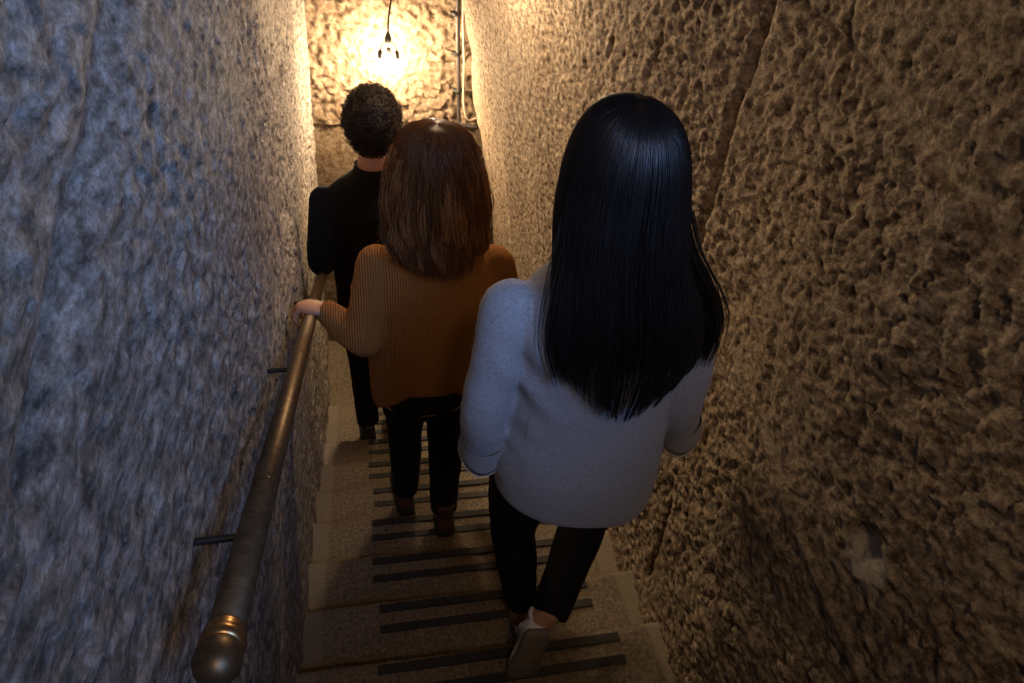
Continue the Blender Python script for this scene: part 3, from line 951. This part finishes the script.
at1, Q1 = hair_surface([(1.104, 0.445, 1.03, 0.004, 0.004), (1.098, 0.443, 1.03, 0.034, 0.045), (1.075, 0.444, 1.032, 0.067, 0.084), (1.03, 0.446, 1.035, 0.091, 0.111),
                        (0.97, 0.448, 1.032, 0.105, 0.122), (0.90, 0.450, 1.015, 0.115, 0.122), (0.83, 0.456, 0.985, 0.122, 0.108), (0.76, 0.468, 0.945, 0.138, 0.084),
                        (0.68, 0.474, 0.908, 0.136, 0.055), (0.615, 0.468, 0.886, 0.106, 0.042), (0.562, 0.462, 0.872, 0.072, 0.032)])
tip1 = lambda th, r: np.clip(1.0 - 0.17 * np.abs(np.sin(th)) ** 1.3 - 0.26 * r ** 2.2, 0.5, 1.0)
sh = hair_shell(at1, 2.15, 46, 50, 0.022, 0.80)
l1 = strands(hair_lines(at1, 2.2, 2600, 26, tip1, 0.0, (0.0, 0.005), 0.10), RNG.uniform(0.0009, 0.0017, 2600))
# locks falling over the right shoulder
npx = 420
g = spline([(0.515, 0.985, 0.93), (0.545, 0.965, 0.86), (0.596, 0.955, 0.79), (0.628, 0.945, 0.73), (0.630, 0.935, 0.67), (0.618, 0.925, 0.62)], 24)
lk = g[None] + RNG.normal(0, 1, (npx, 1, 3)) * V((0.016, 0.010, 0.006)) + (RNG.normal(0, 0.012, (npx, 1, 1)) * np.linspace(0, 1, 24)[None, :, None] ** 1.5) * V((1, 0.3, 0))
ln = RNG.uniform(0.8, 1.0, npx)
lk = np.stack([V([np.interp(np.linspace(0, ln[i], 24), np.linspace(0, 1, 24), lk[i, :, k]) for k in range(3)]).T for i in range(npx)])
l2 = strands(lk, RNG.uniform(0.0012, 0.002, npx))
# stray hairs at the left edge
g = spline([(0.355, 0.985, 0.90), (0.335, 0.955, 0.80), (0.325, 0.92, 0.70), (0.345, 0.895, 0.63)], 20)
lk = g[None] + RNG.normal(0, 1, (60, 1, 3)) * V((0.010, 0.006, 0.01))
l3 = strands(lk, 0.0010)
l4 = strands(hair_lines(at1, math.pi, 500, 14, lambda th, r: 0.20 + 0.1 * r, 0.0, (0.001, 0.005), 0.05), 0.0014)
v, f = join_np([sh, l1, l2, l3, l4])
child_mesh('hair', mesh_np('hair', v, f), M_HBLACK, w1)

# =================================================================== woman in rust
w2 = empty('person', (0.2, 1.72, -0.885), 'woman in a rust ribbed sweater with wavy brown hair, hand on the handrail', 'person', 'people walking down the stairs')
W2_H = (0.208, 1.755, 0.622)
sl_l = [(0.045, 1.735, 0.325), (0.018, 1.68, 0.215), (-0.004, 1.635, 0.138), (-0.056, 1.68, 0.145), (-0.104, 1.722, 0.168)]
sl_r = [(0.392, 1.735, 0.315), (0.425, 1.715, 0.19), (0.435, 1.71, 0.07), (0.43, 1.77, -0.01), (0.42, 1.84, -0.08)]
hip_l, kn_l, an_l = (0.118, 1.72, -0.09), (0.128, 1.82, -0.47), (0.130, 1.835, -0.85)
hip_r, kn_r, an_r = (0.262, 1.72, -0.09), (0.268, 1.745, -0.43), (0.262, 1.635, -0.735)
rp = rail_at(1.76)
hl2 = hand_parts((-0.100, 1.722, 0.178), (-0.80, 0.30, 0.0), (-0.15, -0.2, -1), (0.3, 0.9, -0.2), 1.08, (0.75, 0.95, 0.7), 0.5)
hr2 = hand_parts((0.418, 1.85, -0.09), (-0.05, 0.5, -0.8), (-1, 0.1, 0.0), (0, 1, 0.3), 0.92, (0.4, 0.5, 0.4))
make_body(w2, W2_H, 1.0, 0.0, (0.21, 1.745, 0.44),
          [(-0.2, 0.19, 1.72, 0.155, 0.105), (-0.05, 0.19, 1.72, 0.160, 0.11), (0.12, 0.195, 1.72, 0.13, 0.092), (0.26, 0.205, 1.73, 0.145, 0.095), (0.35, 0.215, 1.735, 0.14, 0.08), (0.41, 0.213, 1.74, 0.07, 0.06)],
          [sl_l, sl_r], [hl2, hr2], [limb(hip_l, kn_l, an_l, (0.01, -0.015)), limb(hip_r, kn_r, an_r, (0.01, -0.015))],
          [[an_l, (0.13, 1.85, -0.90), (0.13, 1.93, -0.915), (0.13, 1.99, -0.92)], [an_r, (0.262, 1.65, -0.785), (0.262, 1.73, -0.795), (0.262, 1.79, -0.80)]])
torso2 = fuse([loft([(-0.125, 0.185, 1.72, 0.168, 0.128), (-0.08, 0.186, 1.72, 0.176, 0.138), (0.05, 0.19, 1.72, 0.184, 0.138), (0.18, 0.198, 1.722, 0.188, 0.132),
                     (0.29, 0.208, 1.728, 0.188, 0.120), (0.35, 0.213, 1.735, 0.168, 0.104), (0.395, 0.214, 1.74, 0.115, 0.082), (0.43, 0.212, 1.745, 0.066, 0.06)], 56, 56, 2.25),
               tube(sl_l[:3], [0.068, 0.066, 0.060], 20, 20), tube(sl_l[2:], [0.060, 0.053, 0.042], 20, 20), tube(sl_r, [0.066, 0.062, 0.060, 0.054, 0.048], 20, 30)], 0.007, 7)
hem_shift(torso2, -0.14, 0.12, lambda c: -1.0 * np.clip(np.abs(c[:, 0] - 0.20) - 0.07, 0, 0.125) + 0.035)
wrinkle(torso2, 1.0, lambda c: 0.005 * fbm(c[:, 0] * 8, c[:, 2] * 6 + 3, 3) + 0.004 * fbm(c[:, 0] * 40 + c[:, 1] * 40, c[:, 2] * 40, 2) * (c[:, 0] < 0.0))
child_mesh('sweater', torso2, M_RUST, w2)
tr = fuse([loft([(-0.24, 0.19, 1.72, 0.125, 0.09), (-0.15, 0.19, 1.72, 0.160, 0.115), (-0.03, 0.19, 1.72, 0.162, 0.115)], 36, 16, 2.2),
           tube(limb(hip_l, kn_l, an_l, (0.01, -0.015)), [0.088, 0.080, 0.064, 0.062, 0.050], 18, 30, cap_round=False),
           tube(limb(hip_r, kn_r, an_r, (0.01, -0.015)), [0.088, 0.080, 0.064, 0.062, 0.050], 18, 30, cap_round=False)], 0.007, 5)
wrinkle(tr, 1.0, lambda c: 0.005 * fbm(c[:, 0] * 18, c[:, 2] * 26, 2))
child_mesh('trousers', tr, M_JEAN, w2)
shoe(w2, (0.130, 1.775, -0.945), (-0.05, 1, 0), (0, 0, 1), 0.25, M_BOOT, M_DSOLE, 0.085, 0.043, 0.012)
shoe(w2, (0.262, 1.572, -0.823), (0.05, 1, 0), (0, 0, 1), 0.25, M_BOOT, M_DSOLE, 0.085, 0.043, 0.012)
at2, Q2 = hair_surface([(0.756, 0.206, 1.745, 0.004, 0.004), (0.750, 0.206, 1.745, 0.040, 0.045), (0.725, 0.207, 1.747, 0.078, 0.086), (0.68, 0.208, 1.75, 0.100, 0.112),
                        (0.62, 0.209, 1.745, 0.113, 0.120), (0.56, 0.210, 1.735, 0.122, 0.120), (0.50, 0.211, 1.715, 0.121, 0.110), (0.455, 0.211, 1.695, 0.120, 0.098),
                        (0.415, 0.209, 1.672, 0.104, 0.080), (0.378, 0.206, 1.656, 0.074, 0.060)])
tip2 = lambda th, r: np.clip(1.0 - 0.10 * np.abs(np.sin(th)) ** 2 - 0.26 * r ** 2, 0.5, 1.0)
sh = hair_shell(at2, 2.25, 46, 44, 0.022, 0.72)
l1 = strands(hair_lines(at2, 2.2, 2300, 30, tip2, 0.015, (0.0, 0.012), 0.16, 2.2, 0.030), RNG.uniform(0.0009, 0.0018, 2300))
lk = []
for k in range(64):
    th0 = RNG.uniform(-1.95, 1.95); ta = RNG.uniform(0.30, 0.55); tb = RNG.uniform(0.86, 1.0) - 0.06 * abs(math.sin(th0))
    u = np.linspace(0, 1, 26); ph = RNG.uniform(0, 6.28); wn = RNG.uniform(1.1, 1.7)
    am = 0.017 * u ** 1.2
    g = at2(th0 + am * 7 * np.sin(2 * math.pi * wn * u + ph), ta + (tb - ta) * u)
    o_ = V((math.sin(th0), -math.cos(th0), 0))
    g = g + o_ * (0.003 + 0.011 * np.sin(math.pi * u) + am * np.cos(2 * math.pi * wn * u + ph) + (0.022 * max(0, abs(math.sin(th0)) - 0.6) * u ** 3))[:, None]
    m_ = 34
    q = RNG.normal(0, 1, (m_, 1, 3)) * V((0.0065, 0.0065, 0.006)) * (1.15 - 0.75 * u ** 2)[None, :, None]
    lk.append(g[None] + q)
l2 = strands(np.concatenate(lk), RNG.uniform(0.0009, 0.0016, 64 * 34))
l4 = strands(hair_lines(at2, math.pi, 500, 14, lambda th, r: 0.28 + 0.1 * r, 0.0, (0.001, 0.005), 0.05), 0.0014)
v, f = join_np([sh, l1, l4, l2])
hme = mesh_np('hair', v, f)
hme.materials.append(M_HBROWN); hme.materials.append(M_HGOLD)
mi = np.zeros(len(hme.polygons), np.int32); per = 34 * 25 * 3; b0 = len(mi) - 64 * per
for k in range(64):
    if k % 5 < 2:
        mi[b0 + k * per:b0 + (k + 1) * per] = 1
hme.polygons.foreach_set('material_index', mi)
child_mesh('hair', hme, None, w2)

# =================================================================== man in black
m1 = empty('person', (0.05, 2.6, -1.38), 'man with short curly dark hair in black shirt and trousers, furthest down the stairs', 'person', 'people walking down the stairs')
M_H = (0.06, 2.585, 0.41)
sl_l = [(-0.128, 2.555, 0.085), (-0.146, 2.51, -0.03), (-0.158, 2.475, -0.145), (-0.158, 2.545, -0.185), (-0.155, 2.60, -0.215)]
sl_r = [(0.238, 2.555, 0.085), (0.265, 2.53, -0.05), (0.275, 2.52, -0.18), (0.27, 2.60, -0.26), (0.26, 2.68, -0.33)]
hip_l, kn_l, an_l = (-0.025, 2.58, -0.42), (-0.020, 2.645, -0.86), (-0.010, 2.585, -1.22)
hip_r, kn_r, an_r = (0.135, 2.58, -0.42), (0.140, 2.74, -0.86), (0.140, 2.83, -1.34)
hlm = hand_parts((-0.155, 2.60, -0.216), (-0.10, 0.75, -0.30), (-0.1, -0.3, -1), (1, 0.1, 0), 1.0, (0.6, 0.9, 0.7), 0.6)
hrm = hand_parts((0.258, 2.69, -0.34), (-0.05, 0.5, -0.8), (-1, 0.1, 0.0), (0, 1, 0.3), 1.0, (0.4, 0.5, 0.4))
make_body(m1, M_H, 1.03, 0.0, (0.058, 2.555, 0.21),
          [(-0.5, 0.055, 2.58, 0.155, 0.105), (-0.35, 0.055, 2.575, 0.150, 0.105), (-0.15, 0.052, 2.56, 0.15, 0.105), (0.02, 0.053, 2.555, 0.175, 0.11), (0.12, 0.055, 2.555, 0.16, 0.09), (0.19, 0.058, 2.555, 0.075, 0.065)],
          [sl_l, sl_r], [hlm, hrm], [limb(hip_l, kn_l, an_l, (0.01, -0.015)), limb(hip_r, kn_r, an_r, (0.01, -0.015))],
          [[an_l, (-0.01, 2.60, -1.275), (-0.01, 2.68, -1.29), (-0.01, 2.75, -1.295)], [an_r, (0.14, 2.85, -1.40), (0.14, 2.93, -1.415), (0.14, 2.99, -1.42)]])
ts = fuse([loft([(-0.52, 0.055, 2.58, 0.172, 0.122), (-0.38, 0.055, 2.575, 0.172, 0.125), (-0.15, 0.052, 2.56, 0.176, 0.125), (0.02, 0.053, 2.555, 0.195, 0.125), (0.10, 0.055, 2.555, 0.185, 0.11),
                 (0.155, 0.056, 2.555, 0.160, 0.092), (0.195, 0.058, 2.555, 0.095, 0.078), (0.215, 0.058, 2.555, 0.068, 0.066)], 50, 46, 2.2),
           tube(sl_l[:4], [0.066, 0.062, 0.056, 0.048], 18, 24), tube(sl_r[:4], [0.066, 0.062, 0.056, 0.050], 18, 24)], 0.008, 6)
wrinkle(ts, 1.0, lambda c: 0.006 * fbm(c[:, 0] * 10, c[:, 2] * 12, 3))
sht = child_mesh('shirt', ts, M_BLACK, m1)
ca = np.linspace(-2.5, 2.5, 25)
ring = [np.column_stack([0.058 + r * np.sin(ca), 2.555 - r * 1.02 * np.cos(ca) + 0.0, np.full(25, z)]) for r, z in ((0.085, 0.195), (0.074, 0.222), (0.069, 0.246), (0.064, 0.246), (0.066, 0.20))]
v = np.concatenate(ring); f = [(i * 25 + j, i * 25 + j + 1, (i + 1) * 25 + j + 1, (i + 1) * 25 + j) for i in range(4) for j in range(24)]
child('collar', [(v, f)], M_BLACK, m1, sht)
tr = fuse([loft([(-0.6, 0.055, 2.58, 0.12, 0.095), (-0.5, 0.055, 2.58, 0.158, 0.112), (-0.38, 0.055, 2.58, 0.16, 0.112)], 36, 14, 2.2),
           tube(limb(hip_l, kn_l, an_l, (0.01, -0.015)), [0.092, 0.084, 0.068, 0.064, 0.056], 18, 30, cap_round=False),
           tube(limb(hip_r, kn_r, an_r, (0.01, -0.015)), [0.092, 0.084, 0.068, 0.064, 0.056], 18, 30, cap_round=False)], 0.008, 5)
wrinkle(tr, 1.0, lambda c: 0.006 * fbm(c[:, 0] * 18, c[:, 2] * 22, 2))
child_mesh('trousers', tr, M_BLACK, m1)
shoe(m1, (-0.010, 2.525, -1.3225), (-0.05, 1, 0), (0, 0, 1), 0.28, M_DSHOE, M_DSOLE, 0.03, 0.048)
shoe(m1, (0.140, 2.775, -1.445), (0.05, 1, 0), (0, 0, 1), 0.28, M_DSHOE, M_DSOLE, 0.03, 0.048)
# curls
hc = V((0.064, 2.572, 0.410))
cap_v, cap_f = ellipsoid(hc, (0.095, 0.110, 0.121), None, 40, 26)
q = cap_v - hc
keep = (q[:, 2] > -0.112 + np.clip(q[:, 1], 0, 1) * 1.1)
cap_v = hc + q * (1 + 0.10 * fbm(q[:, 0] * 30 + q[:, 1] * 17, q[:, 2] * 30, 2))[:, None]
cap_f = V([(a + (a[-1],)) if len(a) == 3 else a for a in cap_f if all(keep[i] for i in a) and len(a) == 4])
N = 1200; pts = []
while len(pts) < N:
    d = unit(RNG.normal(0, 1, 3))
    if d[2] * 0.121 > -0.108 + max(0, d[1] * 0.108) * 1.1:
        pts.append(d)
D = V(pts); base = hc + D * V((0.095, 0.110, 0.121)) * 0.96
tn = np.cross(D, RNG.normal(0, 1, (N, 3))); tn /= np.linalg.norm(tn, axis=1, keepdims=True); bt = np.cross(D, tn)
u = np.linspace(0, 1, 15)[None, :, None]; ln = RNG.uniform(0.018, 0.036, N)[:, None, None]; rr = RNG.uniform(0.006, 0.011, N)[:, None, None]
ph = RNG.uniform(0, 6.28, N)[:, None, None]; tw = RNG.uniform(1.2, 2.2, N)[:, None, None] * 2 * math.pi
lean = RNG.normal(0, 0.012, (N, 1, 1))
path = base[:, None] + D[:, None] * ln * u * (1 - 0.25 * u) + rr * (np.cos(tw * u + ph) * tn[:, None] + np.sin(tw * u + ph) * bt[:, None]) + lean * u ** 2 * tn[:, None]
l1 = strands(path, RNG.uniform(0.0014, 0.0024, N), 0.6)
v, f = join_np([(cap_v, cap_f), l1])
child_mesh('hair', mesh_np('hair', v, f), M_HCURL, m1)

for o in bpy.data.objects:
    if '_o' in o:
        del o['_o']
